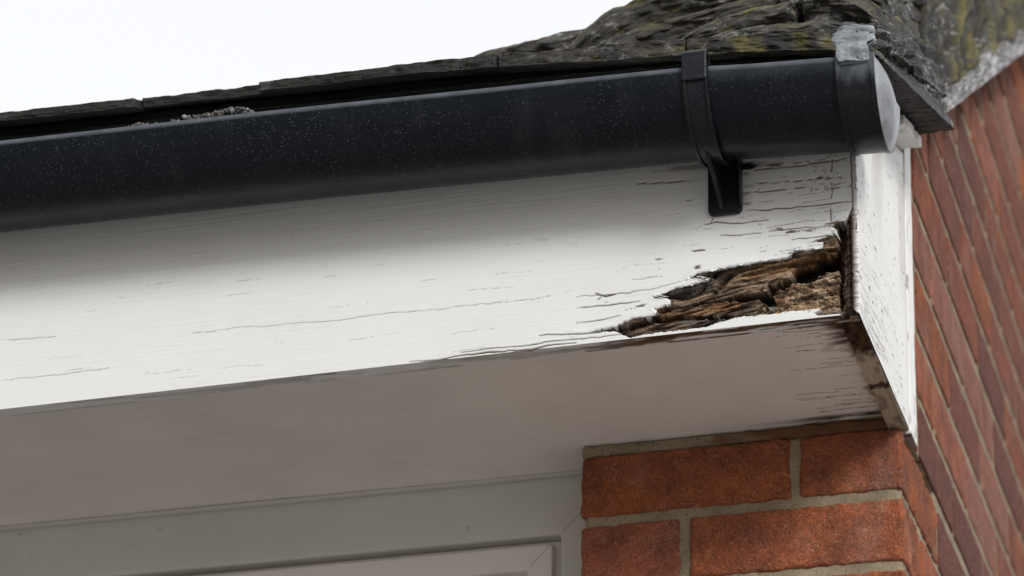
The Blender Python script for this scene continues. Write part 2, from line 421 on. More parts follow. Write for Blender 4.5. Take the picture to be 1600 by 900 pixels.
# gable wall going back along Y (corner bricks above already turn the corner)
for k in range(-14, 22):
    zt = -.014-.075*k
    if k >= 0: y = .225 if k % 2 == 0 else .1125
    else: y = .225-.225+ (0 if k % 2 == 0 else .1125)
    first = True
    while y < 1.75:
        L = .215
        if k < 0 and first and k % 2 != 0: 
            yy0, yy1 = 0., .1025
        else: yy0, yy1 = y, y+L
        if k < 0 and first and k % 2 != 0: y = .1125
        else: y = yy1+.010
        first = False
        if k < 0 and zt > verge_z(yy1)+.03: continue
        if zt < -1.3: continue
        if k == -1: yy0 = max(yy0, .0125)
        sd_ += 1; tn = random.choice([.0, .1, .2, .25, .35, .6, .85, 1., 1.])
        if k > 0 or k < 0: yy0, yy1 = yy0+.0016, yy1-.0016
        add_brick(-.1025, 0+random.uniform(-.0003, .001), yy0, yy1, zt, .013 if y > .35 else .006, sd_, tn, .0006)
V, Fq = join(parts)
mesh('brickwork', V, Fq, MAT['brick'], wall, attrs={'tone': np.clip(np.concatenate(tones), 0, 1)})
# mortar: the pier core, the gable core and the bed strip under the soffit
mp = []
def mort(x0, x1, y0, y1, z0, z1, res, rad=.003, amp=.0008, seed=5): mp.append(rough_box(x0, x1, y0, y1, z0, z1, res, rad, amp, 130, seed))
mort(-PW+.004, -.0026, .0032, .21, -.34, -.0125, .0035, .006)
mort(-PW+.004, -.0035, .0045, .20, GZ, -.345, .03)
mort(-.1, -.0017, .205, 1.75, -1.4, .30, .02, amp=.0003)
# stepped top of the gable core so it stays under the verge
for i in range(14):
    y0 = .0+.125*i; mort(-.1, -.0015, y0+.001, y0+.124, .0, verge_z(y0)-.01, .02, amp=.0003, seed=20+i)
V, Fq = join(mp); mesh('mortar_joints', V, Fq, MAT['mortar'], wall, attrs={'wear': np.zeros(len(V))})
V, Fq = rough_box(-PW+.001, -.004, .0015, .06, -.0135, -.0012, .0028, .003, .0012, 90, 77)
wv = sstep(-.21, -.14, V[:, 0]+.03*noise(V[:, 0]*60, V[:, 1]*60, V[:, 2]*200, 3))
mesh('bed_mortar', V, Fq, MAT['mortar'], wall, attrs={'wear': wv})

# ------------------------------------------------------------------ soffit
def soff():
    xs = np.unique(np.concatenate([np.linspace(-1.5, -.3, 120), np.linspace(-.3, -.0135, 300)])); ys = np.linspace(-.2415, .085, 240)
    X, Y = np.meshgrid(xs, ys, indexing='ij'); Z = np.zeros_like(X)
    wn = fbm(X*40, Y*90, X*0, 4, 3)
    # rot stain in the front right corner, water line at the back, splits from the right end
    d1, t1 = polydist(X, Y, [(-.055, -.2415), (-.012, -.2415), (-.012, -.19)])
    wear = sstep(.030, .0, d1+.010*wn+.012*noise(X*30, Y*300, X*0, 5))
    d2 = np.abs(X+.0125)
    wear = np.maximum(wear, sstep(.010, 0, d2+.006*wn)*.8)
    st = np.abs(Y+.2385-.003*noise(X*9, Y*0, Y*0, 2))          # dark line by the fascia
    wear = np.maximum(wear, sstep(.0045, .0, st+.0012*wn)*sstep(-.62, -.18, X+.1*noise(X*20, Y*0, X*0, 9))*.9)
    wb = sstep(.009, .0, np.abs(Y+.004)+.003*wn)*sstep(-.21, -.05, X+.03*noise(X*25, X*0, X*0, 12))
    wear = np.maximum(wear, wb)
    r2 = np.random.default_rng(12)
    cr = np.zeros_like(X)
    for i in range(42):
        x1 = -.014-abs(r2.normal())*.022; L = r2.uniform(.008, .05)*(1 if x1 > -.08 else .6); y = r2.uniform(-.235, -.005)
        wdt = r2.uniform(.0001, .0006)
        jag = .0012*noise(X*120, X*0, X*0+i*3.3, 40)
        dd = np.where((X > x1-L) & (X < x1), np.abs(Y-y-jag-(X-x1)*r2.normal()*.05), 9)
        cr = np.maximum(cr, sstep(wdt*1.7, wdt*.6, dd))
    sl_ = sstep(.0008, .0003, np.abs(Y+.233+.002*noise(X*2, X*0, X*0, 1)))*.55      # long hairline joint behind the fascia
    wear = np.clip(np.maximum(np.maximum(wear, cr*.9), sl_), 0, 1)
    Z = Z+wear*.0009*(1-.6*sl_)+.0006*fbm(X*3, Y*6, X*0, 3, 8)
    col = np.zeros(X.shape+(3,)); q = np.clip(.5+.6*fbm(X*60, Y*200, X*0, 3, 4), 0, 1)[..., None]
    col[:] = np.array([.05, .032, .022])*(1-q)+np.array([.15, .09, .05])*q
    V = np.stack([X, Y, Z], -1).reshape(-1, 3)
    return V, grid_faces(len(xs), len(ys), 0, True), wear.ravel(), col.reshape(-1, 3)
V, Fq, we, cl = soff(); n0 = len(V)
V2, F2 = rough_box(-1.5, -.0136, -.2414, .0845, .0022, .013, .1, .001, 0)
V, Fq = join([(V, Fq), (V2, F2)])
o = mesh('soffit_board', V, Fq, MAT['soffit'], attrs={'wear': np.concatenate([we, np.zeros(len(V2))]), 'wood': np.concatenate([cl, np.full((len(V2), 3), .05)])})
tag(o, 'taupe painted soffit board closing the underside of the eaves, stained at its right end', 'soffit')

# ------------------------------------------------------------------ fascia board
DAM = [(-.2642, -.0035), (-.2393, -.001), (-.2242, .0012), (-.209, .0074), (-.1954, .0078), (-.1837, .0078), (-.1856, .0123), (-.1886, .0145), (-.1819, .0152), (-.1732, .0182), (-.1726, .0216), (-.1763, .0244), (-.1855, .0271), (-.1679, .0336), (-.1541, .0349), (-.135, .0383), (-.1449, .0415), (-.1541, .0415), (-.1461, .0462), (-.127, .048), (-.116, .0486), (-.0952, .0503), (-.0787, .0515), (-.06, .0525), (-.0518, .0581), (-.0445, .0579), (-.0288, .0587), (-.0264, .0638), (-.0384, .0657), (-.0234, .0692), (-.013, .0703), (-.0146, .0754), (-.0203, .08), (-.0054, .0838), (-.0001, .0896), (.0092, .085), (.0074, -.02), (-.0129, -.0104), (-.0334, -.01), (-.0363, -.0071), (-.0441, -.0042), (-.1035, -.0027), (-.1255, -.006), (-.139, -.0097), (-.1653, -.01), (-.2003, -.0107), (-.2115, -.0127), (-.2176, -.0087), (-.2257, -.0045), (-.2393, -.003)]
VOIDS = [([(-.2022, .0046), (-.1652, .0175), (-.1162, .0204), (-.0857, .0201), (-.0704, .0301), (-.043, .040), (-.0113, .0513)], [.0010, .0022, .0024, .0035, .0065, .0085, .0105]),
         ([(-.0857, .0208), (-.0767, .0099), (-.0846, .003)], [.0065, .0045, .002]),
         ([(-.0085, .0820), (-.0108, .048), (-.0122, -.004)], [.0055, .0028, .0016]),
         ([(-.2269, -.0011), (-.2022, .0027), (-.1714, .0064), (-.1346, .0035), (-.0919, .0012)], [.0030, .0046, .0040, .0020, .0014])]
CR = [([(-.103, .1467), (-.0722, .1469), (-.0354, .1469), (.003, .1473)], 1.0),
      ([(-.1403, .0966), (-.1292, .0979), (-.1034, .0934), (-.0789, .0944)], .9), ([(-.1341, .0978), (-.1316, .1035)], .6),
      ([(-.1002, .1063), (-.0604, .1034), (-.0239, .1029), (.0004, .1019)], 1.1),
      ([(-.079, .0818), (-.0485, .0808), (-.0194, .0806)], .9), ([(-.0565, .0706), (-.0365, .0695), (-.0153, .0709)], .9),
      ([(-.2274, .1691), (-.1961, .1679), (-.1586, .1672)], .8), ([(-.2148, .1466), (-.1774, .1453), (-.1401, .1453)], .8),
      ([(-.2644, .0362), (-.227, .0339), (-.1899, .0362), (-.1541, .0412)], .5), ([(-.2115, .0473), (-.196, .0475), (-.1806, .0476)], .4),
      ([(-.2457, .0373), (-.2364, .033), (-.2258, .0337)], 1.3), ([(-.2400, .0335), (-.2440, .0300)], .7),
      ([(-.6493, .0418), (-.5837, .0412), (-.5058, .0391), (-.4287, .0391), (-.3524, .0377), (-.2895, .0391)], .35),
      ([(-.2643, .0243), (-.2332, .0233), (-.2022, .0251)], .7), ([(-.0181, .1247), (-.0176, .1147), (-.0190, .108)], .5), ([(-.0196, .098), (-.0193, .0819)], .6),
      ([(-.0029, .0865), (.0021, .0958)], 1.2), ([(-.377, -.0101), (-.2953, -.0079), (-.2145, -.0084)], .7), ([(-.8477, .012), (-.8074, .0131), (-.734, .0139)], .35),
      ([(-.8503, .0562), (-.7894, .0535)], .35), ([(-.2084, .0053), (-.2022, .0066), (-.1973, .0074)], 1.1), ([(-.2643, .0084), (-.2394, .0089), (-.2208, .012)], .6),
      ([(-.1031, .1253), (-.0724, .1235), (-.0419, .1237)], .7), ([(-.0908, .1338), (-.054, .1312), (-.0052, .1291)], .7),
      ([(-.125, .0834), (-.1096, .0822), (-.0851, .0806)], .8), ([(-.4276, -.0137), (-.3266, -.013), (-.2641, -.0114)], 1.3),
      ([(-.30, .0002), (-.2642, -.0035), (-.235, -.003)], .9),
      ([(.0015, .20), (.0008, .15), (.0018, .11), (.0010, .085)], .8), ([(-.0165, .150), (-.018, .135)], .5)]
FY = -.26; FB = lambda x: -.012+.007*np.minimum(0, x)
def fascia():
    xs = np.unique(np.concatenate([np.linspace(-1.5, -.36, 560), np.linspace(-.36, .0046, 560)]))
    v = np.concatenate([np.linspace(0, .13/.26, 210), np.linspace(.13/.26, 1, 110)[1:]])
    X, T = np.meshgrid(xs, v, indexing='ij'); B = FB(X); Z = B+(.247-B)*T
    X0 = X.copy()
    dep = np.zeros_like(X); wear = np.zeros_like(X)
    r2 = np.random.default_rng(5)
    # --- paint cracks
    jz = .0007*noise(X*140, Z*60, X*0, 11)+.0012*noise(X*35, Z*10, X*0, 12)
    jx = .0006*noise(X*100, Z*160, X*0, 13)
    allc = list(CR)
    for i in range(150):
        x1 = .002-abs(r2.normal())*.070; z = r2.uniform(-.005, .17)
        if r2.random() > math.exp(-abs(x1)/.12)+.08: continue
        L = r2.uniform(.002, .022)*(1.5 if x1 > -.06 else 1)
        allc.append(([(x1-L, z), (x1, z+L*r2.uniform(-.05, .10))], r2.uniform(.10, .42)))
    for i in range(34):
        x = r2.uniform(-1., -.1); z = r2.uniform(-.01, .10); L = r2.uniform(.004, .05)
        allc.append(([(x-L, z), (x, z+r2.uniform(-.001, .001))], r2.uniform(.05, .18)))
    for i in range(30):                       # short cross checks near the end grain
        x = -.018+r2.normal()*.004 if i % 2 else r2.uniform(-.12, 0); z = r2.uniform(.06, .165); L = r2.uniform(.001, .007)
        allc.append(([(x, z), (x+r2.normal()*.001, z+L)], r2.uniform(.15, .5)))
    for L, wd in allc:
        a = np.array(L); x0, x1 = a[:, 0].min()-.01, a[:, 0].max()+.01; z0, z1 = a[:, 1].min()-.006, a[:, 1].max()+.006
        k = (X > x0) & (X < x1) & (Z > z0) & (Z < z1)
        if not k.any(): continue
        d, tt = polydist(X[k]+jx[k], Z[k]+jz[k], L)
        ww = .00085*wd*(.25+np.sin(np.clip(tt, .02, .98)*math.pi)**.5*.75)*(.9+.25*noise(X[k]*60, Z[k]*0, 0*X[k], 17))
        ww = np.maximum(ww, .00012)
        c = sstep(ww*1.15+.00018, ww*.3, d)*min(1, .45+wd)
        wear[k] = np.maximum(wear[k], c); dep[k] = np.maximum(dep[k], c*.0012*min(1, wd+.3))
    # --- flaked chips near the rot
    fl = fbm(X*55, Z*230, X*0, 4, 31)+.35*fbm(X*12, Z*30, X*0, 2, 35)
    near, _ = polydist(X, Z, DAM[:35])
    chip = sstep(1.30, 1.36, fl+.55*np.exp(-near/.008))*sstep(.07, .02, near)
    wear = np.maximum(wear, chip*.9); dep = np.maximum(dep, chip*.0006)
    # --- dark rot stain beside the bracket
    s1, tt = polydist(X, Z, [(-.1047, .151), (-.085, .1515), (-.066, .1475)])
    stain = sstep(.0095, .002, s1+.004*fbm(X*60, Z*260, X*0, 4, 41)+.006*tt)
    s2, tt = polydist(X, Z, [(-.104, .137), (-.103, .112)])
    stain2 = sstep(.010, .0, s2+.006*fbm(X*60, Z*260, X*0, 4, 42)-.0)*.55
    s3, _ = polydist(X, Z, [(-.19, .1572), (-.13, .1578)])
    stain3 = sstep(.0035, .0, s3+.0022*fbm(X*50, Z*300, X*0, 4, 43))*.6
    wear = np.maximum.reduce([wear, stain, stain2*sstep(.1, .7, fbm(X*70, Z*330, X*0, 3, 44)+.1), stain3])
    # --- the rotten hole
    px = X+.0009*fbm(X*150, Z*900, X*0, 4, 51, .65); pz = Z+.0005*fbm(X*330, Z*260, X*0, 4, 52, .65)
    k = (X > -.28)
    ins = np.zeros_like(X, bool); ins[k] = inside(px[k], pz[k], DAM)
    ed = np.full_like(X, 9.); ed[k], _ = polydist(px[k], pz[k], DAM+[DAM[0]])
    up_ = np.full_like(X, 9.); up_[k], _ = polydist(px[k], pz[k], DAM[:35])
    c, s = math.cos(.17), math.sin(.17); U = X*c+Z*s; W = -X*s+Z*c
    W = W+.0022*noise(U*28, W*40, X*0, 60)
    lay = fbm(U*15, W*230, X*0, 5, 61); fine = fbm(U*60, W*800, X*0, 4, 62); lump = fbm(U*60, W*160, X*0, 4, 63)
    ter = np.floor((lay*.5+.5)*5+.6*noise(U*40, W*40, X*0, 64))/5
    rid = np.abs(fbm(U*34, W*330, X*0, 4, 65, .6)); spl = sstep(.25, .6, fbm(U*26, W*260+3*noise(U*20, W*30, X*0, 67), X*0, 3, 68))
    d = .0014+.0052*sstep(0, .012, up_)+.0044*ter*sstep(0, .006, ed)+.0015*fine+.0010*lump+.0024*rid+.0060*spl*sstep(.002, .006, up_)
    # right-hand crumbling mass, lumpy rather than stringy
    mm, _ = polydist(X, Z, [(-.020, .016), (-.060, .013), (-.072, .006)])
    mass = sstep(.028, .010, mm)
    cell = np.abs(fbm(U*75, W*170, X*0, 5, 66, .6))
    d = d*(1-mass)+mass*(.0045+.007*cell+.0014*fine)
    vd = np.zeros_like(X)
    for L, wdt in VOIDS:
        q, tt = polydist(px, pz, L); wq = np.interp(tt, np.linspace(0, 1, len(wdt)), wdt)
        wq = wq*(.85+.5*noise(U*90, W*130, X*0, 71))
        vd = np.maximum(vd, sstep(wq*1.12, wq*.82, q))
    d = d+vd*.026
    # bark-like crumbling strip in the corner
    strip, tt = polydist(X, Z, [(.0000, .074), (-.0035, .05), (-.0015, .03), (-.0035, .012), (-.001, -.008)])
    sm = sstep(.0068, .0045, strip+.0016*fbm(X*130, Z*130, X*0, 3, 72))
    d = d*(1-sm)+sm*(.0012+.0032*np.abs(fbm(X*150, Z*90, X*0, 4, 73))+strip*.5)
    vd = vd*(1-sm)
    d = np.where(Z < .004, np.minimum(d, .0155), d)
    d = np.where((Z < B+.0045) & (X > -.2) & (X < -.012), np.minimum(d, .003+.0015*fine), d)
    dep = np.where(ins, np.maximum(dep, d), dep); 
    # paint lifts a little at the broken edge
    lift = (~ins)*np.exp(-up_/.0035)*.0012*(1+noise(X*60, Z*90, X*0, 81))
    dep = dep-lift*sstep(.0, .0025, up_)
    wear = np.where(ins, 1., wear)
    # surviving flakes of paint along the bottom lip
    fk, tt = polydist(px, pz, [(-.145, -.0085), (-.125, -.0075)]); 
    flake = np.zeros_like(X)
    B2 = FB(X)
    jf = fbm(X*220, Z*500, X*0, 4, 88)
    f1 = (X > -.126+.002*jf) & (X < -.040+(Z-B2-.004)*2.2) & (Z < B2+.0092+.0010*fbm(X*110, Z*60, X*0, 4, 83)-.0055*sstep(-.100, -.126, X)) & (jf < .95)
    f2 = (X > -.205) & (X < -.130) & (Z < B2+.0022+.0012*noise(X*150, Z*30, X*0, 84))
    f3 = (X > -.040) & (X < -.0135) & (Z < B2+.0022)
    fl_ = (f1 | f2 | f3) & (Z >= B2-.001)
    wear = np.where(fl_ & (wear > .9), np.where(f1, 0., .12), wear); dep = np.where(fl_, np.minimum(dep, .0006), dep)
    # --- wood colours, with crevice shade painted in
    q1 = np.clip(.5+.75*fbm(U*22, W*180, X*0, 4, 91), 0, 1)[..., None]; q2 = np.clip(.5+.8*fbm(U*60, W*420, X*0, 3, 92), 0, 1)[..., None]
    dark = np.array([.035, .022, .016]); brown = np.array([.22, .145, .092]); grey = np.array([.36, .30, .24]); ora = np.array([.31, .165, .072]); pale = np.array([.52, .40, .28])
    col = dark*(1-q1)+brown*q1
    col = col*(1-.5*q2)+grey*.5*q2
    od, _ = polydist(X, Z, [(-.1283, .0356), (-.0916, .0425), (-.055, .0470), (-.0186, .0560)])
    om = (.65*sstep(.0065, .0015, od+.006*fbm(U*26, W*240, X*0, 4, 93)))[..., None]; col = col*(1-om)+ora*om
    od, _ = polydist(X, Z, [(-.19, .0075), (-.15, .0110), (-.11, .0135)])
    om = (.5*sstep(.005, .001, od+.003*fbm(U*40, W*200, X*0, 3, 94)))[..., None]; col = col*(1-om)+ora*om
    lm = (mass*np.clip(.75+.5*fbm(U*90, W*120, X*0, 3, 95), 0, 1))[..., None]; col = col*(1-lm)+(pale*q2+np.array([.28, .17, .095])*(1-q2))*lm
    gl, _ = polydist(X, Z, [(-.186, .026), (-.150, .031), (-.135, .034)])            # silvered splinter by the paint edge
    gmk = sstep(.0045, .002, gl)[..., None]; col = col*(1-gmk)+np.array([.13, .11, .10])*gmk
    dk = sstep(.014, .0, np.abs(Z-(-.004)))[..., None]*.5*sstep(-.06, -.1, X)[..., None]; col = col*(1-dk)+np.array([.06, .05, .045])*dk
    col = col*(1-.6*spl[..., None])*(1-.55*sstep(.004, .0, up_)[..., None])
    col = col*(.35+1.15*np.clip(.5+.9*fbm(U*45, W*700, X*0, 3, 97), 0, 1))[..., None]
    col = col*(1-np.clip(vd*1.6, 0, 1)[..., None]*.93)  # shade of the voids painted into the colour so the slits read black
    sk = sm[..., None]; col = col*(1-sk)+(np.array([.075, .055, .045])*(.5+q2))*sk
    outm = (~ins)[..., None]; stc = np.array([.045, .03, .022])
    ccol = np.array([.10, .06, .035])*np.ones_like(col)
    ccol = ccol*(1-stain[..., None])+np.array([.018, .013, .010])*stain[..., None]
    col = np.where(outm, ccol, col)
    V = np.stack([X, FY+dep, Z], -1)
    # raw top edge of the board above the hole leans back, so paint overhangs it
    nu, nv = X.shape
    Vl = [V.reshape(-1, 3)]; Fl = [grid_faces(nu, nv, 0)]
    off = nu*nv
    bot = V[:, 0].copy(); bb = bot.copy(); bb[:, 1] = FY+.0182
    steps = 9; rows = [bot*(1-j/steps)+bb*(j/steps) for j in range(steps+1)]
    Bt = np.stack(rows, 1); Vl.append(Bt.reshape(-1, 3)); Fl.append(grid_faces(nu, steps+1, off, True))
    Xb, Yb = Bt[..., 0], Bt[..., 1]
    wb = sstep(-.62, -.22, Xb+.12*noise(Xb*12, Yb*40, Xb*0, 101))*sstep(.1, .6, fbm(Xb*25, Yb*260, Xb*0, 4, 102)+.15+.5*sstep(-.3, -.15, Xb))
    wb = np.maximum(wb, sstep(-.06, -.03, Xb)*.4)
    wb = np.maximum(wb, .35*sstep(.0, .5, fbm(Xb*16, Yb*120, Xb*0, 4, 105)))
    cb = np.ones(Xb.shape+(3,))*np.array([.13, .085, .05])*(1+.6*noise(Xb*80, Yb*300, Xb*0, 104))[..., None]
    off += Bt.shape[0]*Bt.shape[1]
    wr = np.concatenate([wear.ravel(), wb.ravel()]); cl = np.concatenate([col.reshape(-1, 3), cb.reshape(-1, 3)])
    # back, top and right end close the board
    x1 = xs[-1]; ex = np.array([[x1, FY+.002, -.012], [x1, FY+.0182, -.012], [x1, FY+.0182, .247], [x1, FY+.002, .247],
                                [xs[0], FY, .247], [xs[0], FY+.0182, .247], [x1, FY, .247], [x1, FY+.0182, .247]])
    Vl.append(ex); Fl.append(np.array([[off, off+1, off+2, off+3], [off+4, off+6, off+7, off+5]]))
    wr = np.concatenate([wr, np.ones(8)]); cl = np.concatenate([cl, np.full((8, 3), .03)])
    return np.concatenate(Vl), np.concatenate(Fl), wr, cl
V, Fq, we, cl = fascia()
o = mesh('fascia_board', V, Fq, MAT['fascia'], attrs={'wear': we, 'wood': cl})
tag(o, 'white painted fascia board behind the black gutter with a rotten hole at its right end', 'fascia')

# curled flakes of paint hanging off the upper edge of the rot
fas = o; r3 = np.random.default_rng(77)
for i in range(26):
    t_ = r3.uniform(0, 1); j = r3.integers(11, 30); ax, az = DAM[j]; bx, bz = DAM[j+1]
    x = ax+(bx-ax)*t_; z = az+(bz-az)*t_
    Lx = r3.uniform(.0025, .0085); H = r3.uniform(.0012, .0034); cur = r3.uniform(.0006, .0030)
    u = np.linspace(0, 1, 9); v = np.linspace(0, 1, 6); U_, V_ = np.meshgrid(u, v, indexing='ij')
    edge = (.55+.45*np.sin(U_*math.pi)**.6+.25*noise(U_*5, U_*0, U_*0+i, 5))
    Xf = x+(U_-.5)*Lx+.0006*noise(U_*3, V_*3, U_*0+i, 6); Zf = z+.0012-V_*H*edge+(U_-.5)*Lx*(bz-az)/(bx-ax+1e-6)*(abs(bx-ax) > .004)
    Yf = FY-.0009-cur*V_**2*(.4+.6*U_ if i % 2 else 1-.6*U_)-.0002*i/26
    G1 = np.stack([Xf, Yf, Zf], -1).reshape(-1, 3); G2 = G1+[0, .00035, 0]
    Vf, Ff = join([(G1, grid_faces(9, 6, 0, True)), (G2, grid_faces(9, 6, 0))])
    wf = np.concatenate([np.zeros(len(G1)), np.full(len(G1), .6)])
    mesh('paint_flake', Vf, Ff, MAT['fascia'], fas, attrs={'wear': wf, 'wood': np.full((len(Vf), 3), .16)*[1, .9, .8]})

# ------------------------------------------------------------------ barge board closing the right end
slabz = lambda y: .3035+.285*y         # underside of the verge slate above it
barge = thing('barge_board', 'white painted end board on the right side of the eaves, flaking by the corner', 'board', (0, -.12, -.014))
def bargeb():
    ys = np.unique(np.concatenate([np.linspace(-.2625, -.2, 110), np.linspace(-.2, .0125, 220)])); v = np.linspace(0, 1, 300)
    Y, T = np.meshgrid(ys, v, indexing='ij'); top = slabz(Y)-.016; B = -.0125-.0015*noise(Y*30, Y*0, Y*0, 3)*.5; Z = B+(top-B)*T
    X = np.full_like(Y, .0062); r2 = np.random.default_rng(8)
    wear = np.zeros_like(Y)
    # ragged flaked front edge beside the rot
    e = Y+.2625+.0030*fbm(Y*60, Z*170, Y*0, 4, 5)
    hole = sstep(.0042, .0022, e)*sstep(.098, .088, Z)*sstep(-.016, -.006, Z)
    hole = np.maximum(hole, sstep(.0012, .0005, e)*.5*sstep(.16, .1, Z))
    wear = np.maximum(wear, hole)
    cr = np.zeros_like(Y)
    jy = .0012*noise(Y*60, Z*60, Y*0, 21)+.0028*noise(Y*17, Z*30, Y*0, 22)
    for i in range(120):
        y = -.262+abs(r2.normal())*.075; z = -.010+abs(r2.normal())*.05; L = r2.uniform(.010, .085)
        if z > .12 and r2.random() < .6: continue
        wdt = r2.uniform(.00004, .00034)*(1.25 if z < .06 else .8)
        sl = r2.uniform(-.06, .10)
        k = (Y > y) & (Y < y+L) & (np.abs(Z-z) < .012)
        if not k.any(): continue
        tt = (Y[k]-y)/L; dd = np.abs(Z[k]-z-sl*(Y[k]-y)+jy[k]*1.2); ww = wdt*np.sin(np.clip(tt, .03, .97)*math.pi)**.6
        cr[k] = np.maximum(cr[k], sstep(ww*1.5+.0002, ww*.4, dd)*r2.uniform(.25, .8))
    wear = np.maximum(wear, cr)
    wear = np.maximum(wear, .85*sstep(.0016, .0006, np.abs(Y-.0095)))            # joint by the wall
    ch = fbm(Y*60, Z*330, Y*0, 4, 31); wear = np.maximum(wear, .8*sstep(1.0, 1.08, ch+.5*np.exp(-(Y+.2625)/.012)))
    dt = .30*sstep(.1, .7, fbm(Y*14, Z*5, Y*0, 4, 33)+.3)*sstep(.08, .2, Z)        # old grey run marks, high up
    X = X-.0045*hole-.0008*wear-.0003*dt
    col = np.ones(Y.shape+(3,))*np.array([.07, .045, .03])
    col = col*(1-(dt > wear)[..., None])+np.array([.30, .27, .25])*(dt > wear)[..., None]
    wear = np.maximum(wear, dt)
    return np.stack([X, Y, Z], -1), wear, col
G, we, cl = bargeb(); nu, nv = we.shape
V1 = G.reshape(-1, 3); Fl = [grid_faces(nu, nv, 0)]; off = nu*nv; Vl = [V1]; W = [we.ravel()]; C_ = [cl.reshape(-1, 3)]
# front return edge
fr = np.stack([G[0], np.stack([np.minimum(G[0][:, 0]-.0004, .0052), G[0][:, 1], G[0][:, 2]], -1)+0*np.array([.0050, 0, 0])], 1); Vl.append(fr.reshape(-1, 3)); Fl.append(grid_faces(nv, 2, off)); off += nv*2
W.append(np.repeat(1.*(G[0][:, 2] < .094), 2)); C_.append(np.repeat(cl[0], 2, 0))
mesh('side_face', np.concatenate(Vl), np.concatenate(Fl), MAT['barge'], barge, attrs={'wear': np.concatenate(W), 'wood': np.concatenate(C_)})
# body behind the painted face, with its stained under edge
def bargebody():
    V, Fq = rough_box(-.0140, .0050, -.2412, .0118, -.0138, .21, .0022, .0012, .0007, 90, 9, (1, .35, 1))
    Y, Z = V[:, 1], V[:, 2]; nz = fbm(V[:, 0]*130, Y*60, Z*100, 4, 6)
    w_ = sstep(-.165, -.185, Y+.012*nz)                                     # wet rot near the front
    d2 = np.abs(Y+.10); w_ = np.maximum(w_, sstep(.006, .001, d2+.006*nz)*.95)
    w_ = np.maximum(w_, .5*sstep(.2, .9, nz+.3))
    Z2 = np.where(np.abs(Y+.1)<.002, Z+.0016, Z); V[:, 2] = Z2
    # the whole body is trimmed to the sloping slate above
    V[:, 2] = np.minimum(V[:, 2], slabz(Y)-.018)
    return V, Fq, w_
V, Fq, w_ = bargebody()
q = np.clip(.5+.7*fbm(V[:, 0]*200, V[:, 1]*60, V[:, 2]*200, 3, 8), 0, 1)[:, None]
mesh('under_edge', V, Fq, MAT['stain_wood'], barge, attrs={'wear': w_, 'wood': np.array([.02, .013, .01])*(1-q)+np.array([.10, .05, .026])*q})
V, Fq = rough_box(-.006, .0076, .0135, .050, -.0165, .335, .004, .0008, .00025, 40, 19)
V[:, 2] = np.where(V[:, 2] < 0, V[:, 2]+.0, V[:, 2])
nz = fbm(V[:, 1]*300, V[:, 2]*40, V[:, 0]*40, 3, 6)
mesh('end_strip', V, Fq, MAT['barge'], barge, attrs={'wear': .6*sstep(.6, .8, nz)+.8*sstep(-.0145, -.0162, V[:, 2]), 'wood': np.full((len(V), 3), .12)*[1, .8, .6]})
# pale undercloak between board and verge slate
V, Fq = rough_box(-.01, .028, -.110, .001, -.0055, .0055, .004, .0015, .0008, 70, 23)
V[:, 2] += slabz(V[:, 1])-.0085
mesh('undercloak', V, Fq, MAT['barge'], barge, attrs={'wear': .5*sstep(.1, .8, fbm(V[:, 0]*60, V[:, 1]*60, V[:, 2]*10, 3, 6)), 'wood': np.full((len(V), 3), .25)*[1, .95, .9]})

# ------------------------------------------------------------------ gutter
GR = .0575; GYc = FY-.004-GR
def lipz(x): return np.interp(x, [-1.5, -.8087, -.548, -.2964, -.1315, -.07, .0129, .05], [.213, .2058, .2028, .1975, .1943, .1895, .1855, .1835])
gut = thing('gutter', 'black half-round plastic gutter running along the fascia board', 'gutter', (-.4, GYc, .13))
def channel(x0, x1, rad, thick, nx, lip=0., zoff=0., tmin=0., tmax=math.pi, close=True):
    """half-round channel; angle 0 = front lip, pi = back lip"""
    xs = np.linspace(x0, x1, nx); n = 48; th = np.linspace(tmin, tmax, n)
    prof = []
    for a in th: prof.append((-math.cos(a)*rad, -math.sin(a)*rad))
    inn = [(-math.cos(a)*(rad-thick), -math.sin(a)*(rad-thick)) for a in th[::-1]]
    if lip:
        prof = [(-rad+lip*.9, lip*.35), (-rad+lip*.45, lip*.62), (-rad, lip*.35), (-rad-.0004, -.001)]+prof[1:]
        inn = inn[:-1]+[(-rad+thick, -.002)]
    pr = np.array(prof+inn+[prof[0]]); m = len(pr)
    V = np.zeros((nx, m, 3)); V[..., 0] = xs[:, None]; V[..., 1] = GYc+pr[None, :, 0]; V[..., 2] = lipz(xs)[:, None]+zoff+pr[None, :, 1]
    Vv = V.reshape(-1, 3); Fq = grid_faces(nx, m, 0, True)
    if close:
        n_ = len(prof); k = len(inn); caps = []
        for (b, fl) in ((0, 0), ((nx-1)*m, 1)):
            for i in range(min(n_, k)-1):
                q = [b+i, b+i+1, b+n_+k-2-i, b+n_+k-1-i]; caps.append(q if fl else q[::-1])
        Fq = np.concatenate([Fq, np.array(caps)])
    return Vv, Fq
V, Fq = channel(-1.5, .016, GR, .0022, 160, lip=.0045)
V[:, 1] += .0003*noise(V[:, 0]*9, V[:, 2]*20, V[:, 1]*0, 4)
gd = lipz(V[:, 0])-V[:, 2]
mesh('gutter_channel', V, Fq, MAT['gutter'], gut, autosmooth=50, attrs={'bleach_highlight': np.clip(sstep(.0030, .0008, gd)+.25*sstep(.018, .0, gd)*sstep(-.14, -.1, V[:, 0]), 0, 1)*(V[:, 1] < GYc)})  # sky highlight along the lip painted as a paler colour, over bleached plastic
